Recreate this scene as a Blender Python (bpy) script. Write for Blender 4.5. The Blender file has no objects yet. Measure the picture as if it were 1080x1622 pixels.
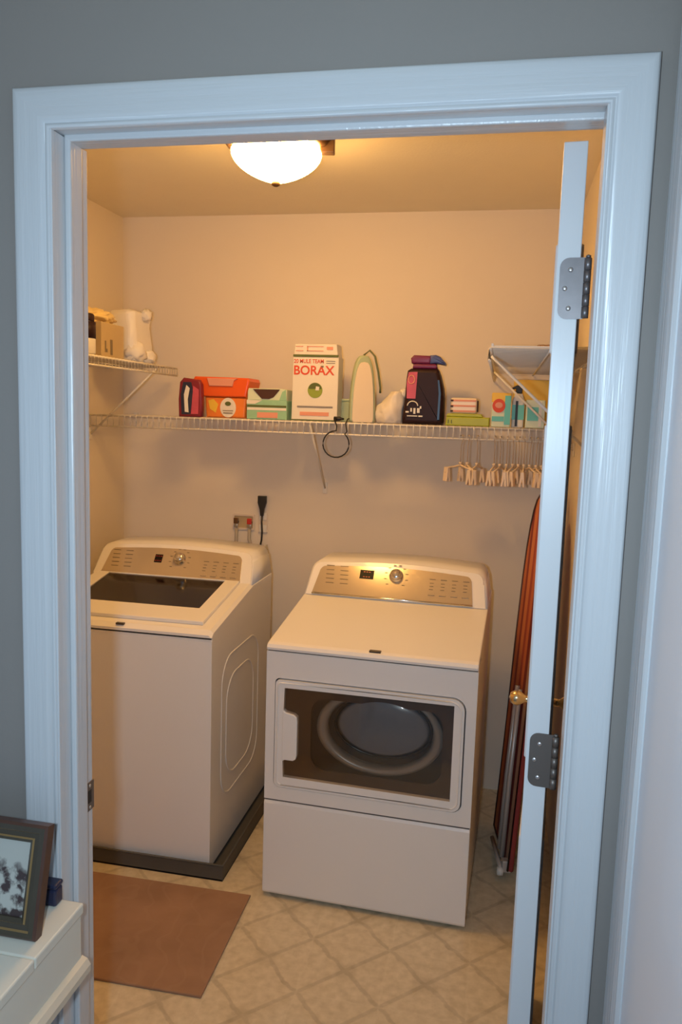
import bpy, bmesh, math, random
from mathutils import Vector, Matrix, noise
random.seed(4)
S = bpy.context.scene
C = S.collection
PI = math.pi

# ------------------------------------------------------------------ camera
def cam_axes(yaw, pit, rol):
    f = Vector((-math.sin(yaw)*math.cos(pit), math.cos(yaw)*math.cos(pit), math.sin(pit)))
    r = Vector((math.cos(yaw), math.sin(yaw), 0)); u = r.cross(f)
    return math.cos(rol)*r + math.sin(rol)*u, -math.sin(rol)*r + math.cos(rol)*u, f
cd = bpy.data.cameras.new('camera'); cam = bpy.data.objects.new('camera', cd); C.objects.link(cam)
r, u, f = cam_axes(0.198, -0.124, 0.0314)
cam.matrix_world = Matrix(((r.x, u.x, -f.x, 0.2981), (r.y, u.y, -f.y, -1.1568), (r.z, u.z, -f.z, 1.607), (0, 0, 0, 1)))
cd.sensor_fit = 'VERTICAL'; cd.sensor_height = 24; cd.lens = 1241.4/1622*24
cd.clip_start = .02
S.camera = cam
# ------------------------------------------------------------------ world, flash, exposure
w = bpy.data.worlds.new('world'); S.world = w; w.use_nodes = True
w.node_tree.nodes['Background'].inputs[0].default_value = (.46, .60, .84, 1)
w.node_tree.nodes['Background'].inputs[1].default_value = .46
fl = bpy.data.lights.new('camera_flash', 'AREA'); fl.shape = 'RECTANGLE'; fl.size = .045; fl.size_y = .07
fl.energy = 12.6; fl.color = (.61, .82, 1.0)
flo = bpy.data.objects.new('camera_flash', fl); C.objects.link(flo)
flo.matrix_world = Matrix(((r.x, u.x, -f.x, 0.192), (r.y, u.y, -f.y, -1.165), (r.z, u.z, -f.z, 1.612), (0, 0, 0, 1)))
LAMP_EMIT = 64.0
LAMP_COL = (1.0, .535, .15)
S.view_settings.view_transform = 'Standard'; S.view_settings.look = 'None'
S.view_settings.gamma = 1; S.view_settings.use_curve_mapping = False
S.view_settings.exposure = 0

# ------------------------------------------------------------------ materials
def lin(c): return tuple(((x/255+.055)/1.055)**2.4 if x > 10 else x/255/12.92 for x in c)
def mat(name, rgb, rough=.5, metal=0, nz=0, nscale=8, bump=0, bscale=60, coat=0, spec=.5, emit=None, es=0, trans=0, alpha=1, bstretch=None):
    m = bpy.data.materials.new(name); m.use_nodes = True; nt = m.node_tree; b = nt.nodes['Principled BSDF']
    col = (*rgb, 1)
    b.inputs['Base Color'].default_value = col; b.inputs['Roughness'].default_value = rough
    b.inputs['Metallic'].default_value = metal; b.inputs['Coat Weight'].default_value = coat
    b.inputs['Specular IOR Level'].default_value = spec
    b.inputs['Transmission Weight'].default_value = trans; b.inputs['Alpha'].default_value = alpha
    if emit: b.inputs['Emission Color'].default_value = (*emit, 1); b.inputs['Emission Strength'].default_value = es
    tc = nt.nodes.new('ShaderNodeTexCoord')
    if nz:
        n = nt.nodes.new('ShaderNodeTexNoise'); n.inputs['Scale'].default_value = nscale; n.inputs['Detail'].default_value = 5
        nt.links.new(tc.outputs['Object'], n.inputs['Vector'])
        mx = nt.nodes.new('ShaderNodeMix'); mx.data_type = 'RGBA'
        mx.inputs[6].default_value = tuple(max(0, c*(1-nz)) for c in rgb)+(1,); mx.inputs[7].default_value = tuple(min(1, c*(1+nz)) for c in rgb)+(1,)
        nt.links.new(n.outputs['Fac'], mx.inputs[0]); nt.links.new(mx.outputs[2], b.inputs['Base Color'])
    if bump:
        n2 = nt.nodes.new('ShaderNodeTexNoise'); n2.inputs['Scale'].default_value = bscale; n2.inputs['Detail'].default_value = 3
        if bstretch:
            mp = nt.nodes.new('ShaderNodeMapping'); mp.inputs['Scale'].default_value = bstretch
            nt.links.new(tc.outputs['Object'], mp.inputs['Vector']); nt.links.new(mp.outputs[0], n2.inputs['Vector'])
        else: nt.links.new(tc.outputs['Object'], n2.inputs['Vector'])
        bp = nt.nodes.new('ShaderNodeBump'); bp.inputs['Strength'].default_value = bump; bp.inputs['Distance'].default_value = .002
        nt.links.new(n2.outputs['Fac'], bp.inputs['Height']); nt.links.new(bp.outputs[0], b.inputs['Normal'])
    return m

M = {}
M['trim'] = mat('white_trim_paint', (.60, .605, .615), .30, bump=.6, bscale=14, bstretch=(9, 9, .35))
M['trimh'] = mat('white_trim_paint_head', (.60, .605, .615), .30, bump=.6, bscale=14, bstretch=(.35, 9, 9))
M['hall'] = mat('grey_hall_paint', (.275, .245, .222), .7, nz=.03, bump=.15, bscale=90)
M['beige'] = mat('cream_room_paint', (.79, .71, .61), .75, nz=.02, bump=.12, bscale=90)
M['ceil'] = mat('ceiling_paint', (.84, .77, .60), .85, nz=.03, bump=.3, bscale=120)
M['door'] = mat('white_door_paint', (.72, .725, .735), .35, bump=.1, bscale=20, bstretch=(6, 6, .4))
M['steel'] = mat('brushed_nickel', (.22, .20, .20), .42, .75, nz=.15, nscale=60)
M['dsteel'] = mat('dark_bronze', (.20, .17, .15), .45, .7)
M['brass'] = mat('polished_brass', (.80, .62, .36), .22, 1)
M['screw'] = mat('screw_metal', (.75, .74, .74), .3, .9)
M['bronze'] = mat('lamp_bronze', (.16, .09, .045), .35, .7)
M['glass_lamp'] = mat('lit_lamp_glass', (.9, .9, .9), .3, emit=LAMP_COL, es=LAMP_EMIT)
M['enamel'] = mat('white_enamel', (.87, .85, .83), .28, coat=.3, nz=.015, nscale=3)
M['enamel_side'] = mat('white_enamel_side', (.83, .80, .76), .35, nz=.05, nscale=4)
M['seam'] = mat('dark_seam', (.10, .09, .09), .7)
M['champ'] = mat('champagne_panel', (.56, .46, .33), .13, .35, nz=.03)
M['print'] = mat('grey_print', (.20, .16, .11), .5)
M['display'] = mat('dark_display', (.012, .01, .01), .4, spec=.15)
M['led'] = mat('display_segment', (.35, .02, .01), .3)
M['chrome'] = mat('chrome', (.78, .76, .72), .14, 1)
M['badge'] = mat('badge_metal', (.10, .085, .07), .35, .6)
M['pan'] = mat('grey_pan_plastic', (.085, .08, .07), .55, nz=.15, nscale=12)
M['wire'] = mat('white_coated_wire', (.80, .76, .70), .4)
M['rubber'] = mat('black_rubber', (.012, .011, .011), .5)
M['gcord'] = mat('grey_cord', (.42, .38, .34), .6)
M['white'] = mat('white_plastic', (.80, .77, .72), .4)
M['red'] = mat('red_plastic', (.55, .03, .02), .4)
M['blue'] = mat('blue_plastic', (.03, .08, .30), .4)
M['paper'] = mat('white_carton', (.80, .76, .70), .6)
M['borax_red'] = mat('print_red', (.68, .08, .035), .6)
M['bgreen'] = mat('print_dark_green', (.10, .13, .03), .6)
M['olive'] = mat('print_green', (.28, .36, .05), .6)
M['pinkish'] = mat('print_salmon', (.75, .33, .24), .6)
M['orange'] = mat('orange_plastic', (.85, .115, .015), .35, nz=.06)
M['orange2'] = mat('orange_carton', (.86, .23, .035), .45, nz=.18, nscale=14)
M['cplate'] = mat('almond_plastic', (.74, .64, .55), .5)
M['yellow'] = mat('yellow_print', (.85, .55, .06), .5)
M['mint'] = mat('mint_green_carton', (.30, .56, .38), .5, nz=.12, nscale=40)
M['lmint'] = mat('pale_mint', (.66, .74, .58), .5)
M['brown'] = mat('dark_brown_inside', (.06, .018, .012), .6)
M['maroon'] = mat('maroon', (.22, .015, .03), .4)
M['magenta'] = mat('magenta_print', (.55, .08, .13), .4, nz=.3, nscale=25)
M['navy'] = mat('navy', (.02, .025, .06), .4)
M['lime'] = mat('lime_green', (.42, .46, .02), .45, nz=.1)
M['teal'] = mat('teal_print', (.12, .50, .42), .4)
M['sage'] = mat('sage_green_plastic', (.42, .50, .33), .35)
M['dsage'] = mat('dark_sage_cord', (.16, .19, .09), .5)
M['cream'] = mat('cream_plastic', (.82, .70, .55), .35)
M['bag'] = mat('white_film_bag', (.78, .72, .66), .45, bump=.8, bscale=30)
M['tissue'] = mat('white_tissue_wrap', (.86, .82, .76), .5, bump=.5, bscale=25)
M['yellowbag'] = mat('pale_yellow_bag', (.85, .66, .32), .45, bump=.5, bscale=30)
M['tan'] = mat('tan_carton', (.50, .38, .22), .6, nz=.1)
M['wicker'] = None
M['blk'] = mat('black_bottle_plastic', (.022, .006, .008), .5, spec=.3)
M['capb'] = mat('blue_cap', (.06, .09, .30), .35)
M['capm'] = mat('plum_cap', (.17, .015, .08), .35)
M['hang'] = mat('natural_plastic_hanger', (.78, .62, .46), .4)
M['hmet'] = mat('hanger_wire', (.62, .52, .42), .35, .6)
M['dash'] = mat('door_window_frame_plastic', (.095, .065, .052), .3)
M['drum'] = mat('drum_grey', (.42, .40, .38), .3, .2)
M['dome'] = mat('blue_grey_door_bowl', (.20, .25, .33), .22, coat=.3)
M['rimk'] = mat('black_rim', (.01, .012, .02), .2)
M['fwood'] = mat('olive_brown_frame_wood', (.062, .050, .033), .38, nz=.2, nscale=30)
M['fwood2'] = mat('red_brown_frame_edge', (.085, .04, .028), .38, nz=.2, nscale=30)
M['gold'] = mat('frame_bead', (.30, .19, .08), .35)
M['table'] = mat('cream_table_paint', (.72, .69, .59), .5, nz=.04, nscale=5)
M['tablem'] = mat('cream_table_molding', (.68, .60, .47), .5, nz=.1, nscale=18)
M['tube'] = mat('grey_leg_tube', (.55, .50, .46), .35, .3)
M['clip_gold'] = mat('latch_cream', (.85, .70, .42), .3)

def nodes_mat(name, rough=.5):
    m = bpy.data.materials.new(name); m.use_nodes = True; nt = m.node_tree
    b = nt.nodes['Principled BSDF']; b.inputs['Roughness'].default_value = rough
    return m, nt, b
def mth(nt, op, a, b=None, c=None):
    n = nt.nodes.new('ShaderNodeMath'); n.operation = op
    for i, v in enumerate((a, b, c)):
        if v is None: continue
        if isinstance(v, (int, float)): n.inputs[i].default_value = v
        else: nt.links.new(v, n.inputs[i])
    return n.outputs[0]
def mixc(nt, fac, a, b):
    n = nt.nodes.new('ShaderNodeMix'); n.data_type = 'RGBA'
    for i, v in ((0, fac), (6, a), (7, b)):
        if isinstance(v, tuple): n.inputs[i].default_value = (*v, 1)
        elif isinstance(v, (int, float)): n.inputs[i].default_value = v
        else: nt.links.new(v, n.inputs[i])
    return n.outputs[2]

# printed sheet vinyl: diagonal bands, thin pale crossings, mottled beige
m, nt, b = nodes_mat('beige_sheet_vinyl', .33); M['vinyl'] = m
geo = nt.nodes.new('ShaderNodeNewGeometry'); sep = nt.nodes.new('ShaderNodeSeparateXYZ'); nt.links.new(geo.outputs['Position'], sep.inputs[0])
nz = nt.nodes.new('ShaderNodeTexNoise'); nz.inputs['Scale'].default_value = 16; nz.inputs['Detail'].default_value = 6; nt.links.new(geo.outputs['Position'], nz.inputs['Vector'])
wob = mth(nt, 'MULTIPLY', mth(nt, 'SUBTRACT', nz.outputs['Fac'], .5), .026)
X = mth(nt, 'ADD', mth(nt, 'SUBTRACT', sep.outputs[0], .054), wob); Y = mth(nt, 'ADD', mth(nt, 'SUBTRACT', sep.outputs[1], 1.03), wob)
P = .236
def line(v, per, wd):
    t = mth(nt, 'PINGPONG', v, per/2)
    return mth(nt, 'LESS_THAN', t, wd)
def soft(v, per, wd):
    t = mth(nt, 'PINGPONG', v, per/2)
    mr = nt.nodes.new('ShaderNodeMapRange'); mr.interpolation_type = 'SMOOTHSTEP'
    mr.inputs['From Min'].default_value = wd*.55; mr.inputs['From Max'].default_value = wd*1.3
    mr.inputs['To Min'].default_value = 1; mr.inputs['To Max'].default_value = 0
    nt.links.new(t, mr.inputs['Value']); return mr.outputs[0]
d1 = soft(mth(nt, 'ADD', X, Y), P, .010); d2 = soft(mth(nt, 'SUBTRACT', X, Y), P, .010)
band = mth(nt, 'MAXIMUM', d1, d2)
e1 = soft(X, P, .003); e2 = soft(Y, P, .003)
pale = mth(nt, 'MAXIMUM', e1, e2)
cen = mth(nt, 'MULTIPLY', soft(mth(nt, 'ADD', X, P/2), P, .03), soft(mth(nt, 'ADD', Y, P/2), P, .03))
n3 = nt.nodes.new('ShaderNodeTexNoise'); n3.inputs['Scale'].default_value = 38; n3.inputs['Detail'].default_value = 8; nt.links.new(geo.outputs['Position'], n3.inputs['Vector'])
base = mixc(nt, n3.outputs['Fac'], (.48, .395, .25), (.82, .72, .54))
c1 = mixc(nt, mth(nt, 'MULTIPLY', mth(nt, 'MULTIPLY', band, nz.outputs['Fac']), .55), base, (.26, .205, .13))
c2 = mixc(nt, mth(nt, 'MULTIPLY', pale, .22), c1, (.74, .66, .50))
c3 = mixc(nt, mth(nt, 'MULTIPLY', cen, .25), c2, (.32, .26, .16))
nt.links.new(c3, b.inputs['Base Color'])
# brown mat with faint leaf veins
m, nt, b = nodes_mat('brown_floor_mat', .85); M['rug'] = m
tc = nt.nodes.new('ShaderNodeTexCoord')
wv = nt.nodes.new('ShaderNodeTexWave'); wv.inputs['Scale'].default_value = 2.2; wv.inputs['Distortion'].default_value = 28; wv.inputs['Detail'].default_value = 3; wv.inputs['Detail Scale'].default_value = 1.3
nt.links.new(tc.outputs['Object'], wv.inputs['Vector'])
n = nt.nodes.new('ShaderNodeTexNoise'); n.inputs['Scale'].default_value = 5; n.inputs['Detail'].default_value = 8; nt.links.new(tc.outputs['Object'], n.inputs['Vector'])
cr = nt.nodes.new('ShaderNodeValToRGB'); cr.color_ramp.elements[0].position = .86; cr.color_ramp.elements[1].position = .99
nt.links.new(wv.outputs['Fac'], cr.inputs[0])
base = mixc(nt, n.outputs['Fac'], (.17, .09, .05), (.49, .29, .18))
nt.links.new(mixc(nt, mth(nt, 'MULTIPLY', cr.outputs[0], .16), base, (.42, .27, .17)), b.inputs['Base Color'])
# wicker
m, nt, b = nodes_mat('wicker', .7); M['wicker'] = m
tc = nt.nodes.new('ShaderNodeTexCoord'); ck = nt.nodes.new('ShaderNodeTexChecker'); ck.inputs['Scale'].default_value = 90
ck.inputs['Color1'].default_value = (.12, .06, .03, 1); ck.inputs['Color2'].default_value = (.50, .30, .14, 1)
nt.links.new(tc.outputs['Object'], ck.inputs['Vector']); nt.links.new(ck.outputs[0], b.inputs['Base Color'])
# striped ironing board cover (stripes along its length, object y)
m, nt, b = nodes_mat('striped_cover', .75); M['cover'] = m
tc = nt.nodes.new('ShaderNodeTexCoord'); sp = nt.nodes.new('ShaderNodeSeparateXYZ'); nt.links.new(tc.outputs['Object'], sp.inputs[0])
mr = nt.nodes.new('ShaderNodeMapRange'); mr.inputs['From Min'].default_value = -.2; mr.inputs['From Max'].default_value = .2; nt.links.new(sp.outputs[1], mr.inputs['Value'])
cr = nt.nodes.new('ShaderNodeValToRGB'); cr.color_ramp.interpolation = 'CONSTANT'; nt.links.new(mr.outputs[0], cr.inputs[0])
stops = [(0, (.28, .035, .03)), (.10, (.50, .30, .20)), (.22, (.20, .02, .02)), (.34, (.62, .17, .06)), (.46, (.42, .07, .04)), (.56, (.70, .23, .08)), (.70, (.30, .04, .03)), (.80, (.60, .18, .07)), (.93, (.22, .03, .02))]
el = cr.color_ramp.elements
el[0].position = 0; el[0].color = (*stops[0][1], 1); el[1].position = stops[1][0]; el[1].color = (*stops[1][1], 1)
for p_, c_ in stops[2:]: e_ = el.new(p_); e_.color = (*c_, 1)
nt.links.new(cr.outputs[0], b.inputs['Base Color'])
# etched winter print behind glass
m, nt, b = nodes_mat('winter_scene_print', .5); M['print_art'] = m
b.inputs['Coat Weight'].default_value = .4
tc = nt.nodes.new('ShaderNodeTexCoord'); sp = nt.nodes.new('ShaderNodeSeparateXYZ'); nt.links.new(tc.outputs['Object'], sp.inputs[0])
n = nt.nodes.new('ShaderNodeTexNoise'); n.inputs['Scale'].default_value = 55; n.inputs['Detail'].default_value = 6; nt.links.new(tc.outputs['Object'], n.inputs['Vector'])
n2 = nt.nodes.new('ShaderNodeTexNoise'); n2.inputs['Scale'].default_value = 30; n2.inputs['Detail'].default_value = 3; nt.links.new(tc.outputs['Object'], n2.inputs['Vector'])
cr = nt.nodes.new('ShaderNodeValToRGB'); cr.color_ramp.elements[0].position = .43; cr.color_ramp.elements[0].color = (.05, .03, .03, 1)
cr.color_ramp.elements[1].position = .54; cr.color_ramp.elements[1].color = (.50, .50, .45, 1); nt.links.new(n.outputs['Fac'], cr.inputs[0])
mr = nt.nodes.new('ShaderNodeMapRange'); mr.inputs['From Min'].default_value = .115; mr.inputs['From Max'].default_value = .09
nt.links.new(mth(nt, 'ADD', sp.outputs[2], mth(nt, 'MULTIPLY', mth(nt, 'SUBTRACT', n2.outputs['Fac'], .5), .12)), mr.inputs['Value'])
nt.links.new(mixc(nt, mr.outputs[0], (.48, .48, .43), cr.outputs[0]), b.inputs['Base Color'])
# tinted see-through window
def tint(name, rgb, gloss=.08, rough=.06):
    m = bpy.data.materials.new(name); m.use_nodes = True; nt = m.node_tree; nt.nodes.clear()
    o = nt.nodes.new('ShaderNodeOutputMaterial'); t = nt.nodes.new('ShaderNodeBsdfTransparent'); t.inputs[0].default_value = (*rgb, 1)
    g = nt.nodes.new('ShaderNodeBsdfGlossy'); g.inputs['Roughness'].default_value = rough; g.inputs[0].default_value = (.9, .9, .9, 1)
    mx = nt.nodes.new('ShaderNodeMixShader'); mx.inputs[0].default_value = gloss
    nt.links.new(t.outputs[0], mx.inputs[1]); nt.links.new(g.outputs[0], mx.inputs[2]); nt.links.new(mx.outputs[0], o.inputs[0]); return m
M['tint'] = tint('tinted_door_glass', (.86, .83, .80), .05)
M['lidglass'] = tint('smoked_lid_glass', (.30, .22, .15), .16, .10)
M['clear'] = tint('clear_plastic', (.9, .9, .88), .12, .2)

# ------------------------------------------------------------------ mesh helpers
class B:
    def __init__(s): s.bm = bmesh.new()
    def box(s, x0, x1, y0, y1, z0, z1, bev=0, seg=2, mi=0):
        r_ = bmesh.ops.create_cube(s.bm, size=1)
        vs = r_['verts']
        for v in vs: v.co = Vector(((x0+x1)/2 + v.co.x*(x1-x0), (y0+y1)/2 + v.co.y*(y1-y0), (z0+z1)/2 + v.co.z*(z1-z0)))
        fs = {f_ for v in vs for f_ in v.link_faces}
        for f_ in fs: f_.material_index = mi
        if bev:
            es = list({e for v in vs for e in v.link_edges})
            bmesh.ops.bevel(s.bm, geom=es, offset=bev, segments=seg, affect='EDGES', profile=.5)
        return s
    def prism(s, pts, axis, a0, a1, bev=0, seg=2, mi=0):
        """extrude the polygon pts (2D) along axis between a0 and a1"""
        def p3(p, a):
            return {'x': (a, p[0], p[1]), 'y': (p[0], a, p[1]), 'z': (p[0], p[1], a)}[axis]
        v0 = [s.bm.verts.new(p3(p, a0)) for p in pts]; v1 = [s.bm.verts.new(p3(p, a1)) for p in pts]
        fs = [s.bm.faces.new(v0), s.bm.faces.new(v1[::-1])]
        n_ = len(pts)
        for i in range(n_): fs.append(s.bm.faces.new((v0[i], v1[i], v1[(i+1) % n_], v0[(i+1) % n_])))
        bmesh.ops.recalc_face_normals(s.bm, faces=fs)
        for f_ in fs: f_.material_index = mi
        if bev:
            es = list(fs[0].edges)+list(fs[1].edges)
            bmesh.ops.bevel(s.bm, geom=es, offset=bev, segments=seg, affect='EDGES', profile=.5)
        return s
    def tube(s, pts, r_, n=8, closed=False, mi=0):
        pts = [Vector(p) for p in pts]; N = len(pts); rings = []
        up = None
        for i, p in enumerate(pts):
            if closed: t = (pts[(i+1) % N]-pts[i-1])
            else: t = (pts[min(i+1, N-1)]-pts[max(i-1, 0)])
            t.normalize()
            if up is None: up = Vector((0, 0, 1)) if abs(t.z) < .9 else Vector((1, 0, 0))
            a = t.cross(up); 
            if a.length < 1e-4: a = t.cross(Vector((0, 1, 0)))
            a.normalize(); b_ = t.cross(a); up = -b_ if False else up
            rr = r_[i] if isinstance(r_, (list, tuple)) else r_
            rings.append([s.bm.verts.new(p + rr*(math.cos(2*PI*k/n)*a + math.sin(2*PI*k/n)*b_)) for k in range(n)])
        fs = []
        for i in range(N if closed else N-1):
            q, w_ = rings[i], rings[(i+1) % N]
            for k in range(n): fs.append(s.bm.faces.new((q[k], q[(k+1) % n], w_[(k+1) % n], w_[k])))
        if not closed: fs.append(s.bm.faces.new(rings[0][::-1])); fs.append(s.bm.faces.new(rings[-1]))
        bmesh.ops.recalc_face_normals(s.bm, faces=fs)
        for f_ in fs: f_.material_index = mi; f_.smooth = True
        return s
    def lathe(s, prof, c=(0, 0, 0), n=32, axis='z', mi=0, sx=1, sy=1, cap=True):
        c = Vector(c); rings = []; fs = []
        def P(rad, h, a):
            x_, y_ = rad*math.cos(a)*sx, rad*math.sin(a)*sy
            v = {'z': (x_, y_, h), 'y': (x_, h, y_), 'x': (h, x_, y_)}[axis]
            return c+Vector(v)
        for rad, h in prof:
            if rad < 1e-6: rings.append([s.bm.verts.new(P(0, h, 0))])
            else: rings.append([s.bm.verts.new(P(rad, h, 2*PI*k/n)) for k in range(n)])
        for q, w_ in zip(rings, rings[1:]):
            for k in range(n):
                k2 = (k+1) % n
                vs = ([q[0]] if len(q) == 1 else [q[k], q[k2]]) + ([w_[0]] if len(w_) == 1 else [w_[k2], w_[k]])
                if len(vs) > 2: fs.append(s.bm.faces.new(vs))
        for q in (rings[0], rings[-1]):
            if len(q) > 1 and cap: fs.append(s.bm.faces.new(q))
        bmesh.ops.recalc_face_normals(s.bm, faces=fs)
        for f_ in fs: f_.material_index = mi; f_.smooth = True
        return s
    def blob(s, c, rad, amp=.15, fr=12, sub=4, seed=0, flat=None):
        r_ = bmesh.ops.create_icosphere(s.bm, subdivisions=sub, radius=1)
        for v in r_['verts']:
            d = v.co.normalized(); k = 1 + amp*noise.noise(d*fr*.25+Vector((seed, seed*.7, 0))) + amp*.5*noise.noise(d*fr*.6+Vector((seed, 3, 1)))
            v.co = Vector((c[0]+d.x*rad[0]*k, c[1]+d.y*rad[1]*k, c[2]+d.z*rad[2]*k))
            if flat is not None: v.co.z = max(v.co.z, flat)
            for f_ in v.link_faces: f_.smooth = True
        return s

def obj(name, b_, mats, parent=None, kind=None, smooth=False, loc=None):
    me = bpy.data.meshes.new(name)
    bm = b_.bm
    if smooth:
        for f_ in bm.faces: f_.smooth = True
    bm.to_mesh(me); bm.free()
    for m_ in (mats if isinstance(mats, (list, tuple)) else [mats]): me.materials.append(m_)
    o = bpy.data.objects.new(name, me); C.objects.link(o)
    if parent: o.parent = parent
    if loc: o.location = loc
    if kind: o['kind'] = kind
    if smooth:
        md = o.modifiers.new('wn', 'WEIGHTED_NORMAL'); md.keep_sharp = True
    return o
def tag(o, label, cat, group=None):
    o['label'] = label; o['category'] = cat
    if group: o['group'] = group
    return o
def thing(name, label, cat, loc=(0, 0, 0), rz=0, group=None):
    o = bpy.data.objects.new(name, None); C.objects.link(o); o.empty_display_size = .05
    o.location = loc; o.rotation_euler = (0, 0, rz)
    return tag(o, label, cat, group)
def struct(name, b_, m_, parent=None, smooth=False):
    return obj(name, b_, m_, parent, 'structure' if parent is None else None, smooth)
def text(name, s_, size, loc, rot, m_, parent, depth=.0004, sx=1, align='CENTER'):
    cu = bpy.data.curves.new(name, 'FONT'); cu.body = s_; cu.size = size; cu.extrude = depth; cu.align_x = align; cu.offset = size*.02
    t = bpy.data.objects.new(name, cu); C.objects.link(t)
    bpy.context.view_layer.update()
    me = bpy.data.meshes.new_from_object(t.evaluated_get(bpy.context.evaluated_depsgraph_get()))
    bpy.data.objects.remove(t); bpy.data.curves.remove(cu)
    o = bpy.data.objects.new(name, me); C.objects.link(o); me.materials.clear(); me.materials.append(m_)
    o.location = loc; o.rotation_euler = rot; o.scale = (sx, 1, 1); o.parent = parent
    return o
def adopt(o, p):
    bpy.context.view_layer.update(); o.parent = p; o.matrix_parent_inverse = p.matrix_world.inverted()
def rrect(x0, x1, z0, z1, rad, n=5, radii=None):
    rr = radii or (rad,)*4; pts = []
    for (cx, cz, a0), q in zip(((x1, z1, 0), (x0, z1, PI/2), (x0, z0, PI), (x1, z0, 1.5*PI)), rr):
        sx_ = -1 if cx == x1 else 1; sz_ = -1 if cz == z1 else 1
        for k in range(n+1):
            a = a0+PI/2*k/n
            pts.append((cx+sx_*q+q*math.cos(a), cz+sz_*q+q*math.sin(a)))
    return pts

# ------------------------------------------------------------------ room shell
XL, XR, YB, YF, H = -1.395, .56, 2.172, .118, 2.44
struct('floor', B().box(XL-.1, XR+.1, .0, YB+.1, -.05, 0), M['vinyl'])
M['carpet'] = mat('grey_carpet', (.36, .37, .39), .95, nz=.1, nscale=90, bump=.6, bscale=200)
struct('floor.001', B().box(-2.0, .62, -3.0, 0, -.05, 0), M['carpet'])
struct('ceiling', B().box(XL-.1, XR+.1, YF-.02, YB+.1, H, H+.08), M['ceil'])
struct('ceiling.001', B().box(-2.0, .62, -3.0, .03, H+.0, H+.08), M['ceil'])
struct('wall_back', B().box(XL-.1, XR+.1, YB, YB+.1, 0, H), M['beige'])
struct('wall_left', B().box(XL-.1, XL, .10, YB+.1, 0, H), M['beige'])
struct('wall_right', B().box(XR, XR+.1, .118, YB+.1, 0, H), M['beige'])
wf = B()
for x0, x1, z0, z1 in ((-2.0, -.432, 0, H), (.432, .62, 0, H), (-.432, .432, 2.05, H)):
    wf.box(x0, x1, .015, .110, z0, z1, mi=0)
    wf.box(max(x0, XL), min(x1, XR), .110, .118, z0, z1, mi=1)
struct('wall_front', wf, [M['hall'], M['beige']])
wr = B(); wr.box(.515, .62, -.0, .015, 0, H)
wr.box(.515, .62, -3.0, -1.0, 0, H); wr.box(.515, .62, -1.0, 0, 2.12, H)
struct('wall_right.001', wr, M['hall'])
# door casing, swept profile with mitred corners
def casing(prof, xi, zi):
    bm = B(); rings = []
    for (s_, y_) in prof:
        rings.append([(-(xi+s_), y_, 0), (-(xi+s_), y_, zi+s_), (xi+s_, y_, zi+s_), (xi+s_, y_, 0)])
    return rings
prof = [(0, .015), (0, .006), (.0015, .0035), (.004, .003), (.006, .0045), (.0075, .0062), (.009, .0045), (.011, .0012), (.018, .0002), (.03, .0), (.044, -.0008), (.052, -.0012), (.0575, -.0002), (.0605, .0025), (.061, .006), (.061, .015)]
rings = casing(prof, .4165, 2.034)
bc = B(); V = [[bc.bm.verts.new(p) for p in ring] for ring in rings]; fs = []
for a, b_ in zip(V, V[1:]):
    for k in range(3):
        f_ = bc.bm.faces.new((a[k], b_[k], b_[k+1], a[k+1])); f_.material_index = 1 if k == 1 else 0; fs.append(f_); f_.smooth = True
bmesh.ops.recalc_face_normals(bc.bm, faces=fs)
struct('trim_1', bc, [M['trim'], M['trimh']])
# jamb and stop
jb = B(); jb.box(-.432, -.4135, .006, .115, 0, 2.034, .0015); jb.box(.4135, .432, .006, .044, 0, 2.034, .0015); jb.box(.4225, .432, .040, .115, 0, 2.036, .001); jb.box(-.432, .432, .006, .112, 2.036, 2.05, .0015, mi=1)
jamb = struct('trim_2', jb, [M['trim'], M['trimh']])
sb = B(); sb.box(-.4135, -.4025, .042, .080, 0, 2.031, .003); sb.box(-.4135, .4215, .042, .080, 2.026, 2.038, .003, mi=1)
struct('trim_3', sb, [M['trim'], M['trimh']])
st = B().box(-.4135, -.4120, .090, .118, .862, .918, .0006, 1)
pl = obj('strike_plate', st, M['dsteel'], jamb)
obj('latch_hole', B().box(-.4122, -.4116, .096, .108, .878, .902), M['rubber'], pl)
obj('screw_head', B().lathe([(0, .0012), (.003, .0008), (.0035, 0)], (-.4118, .103, .911), 10, 'x'), M['screw'], pl)
obj('screw_head', B().lathe([(0, .0012), (.003, .0008), (.0035, 0)], (-.4118, .103, .869), 10, 'x'), M['screw'], pl)
# interior casing of the doorway on the room side
ic = B(); ic.box(-.485, -.430, .118, .130, 0, 2.10, .003); ic.box(.432, .475, .118, .121, 0, 2.10, .001); ic.box(-.485, .475, .118, .130, 2.050, 2.10, .003)
struct('trim_4', ic, M['trim'])

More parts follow.
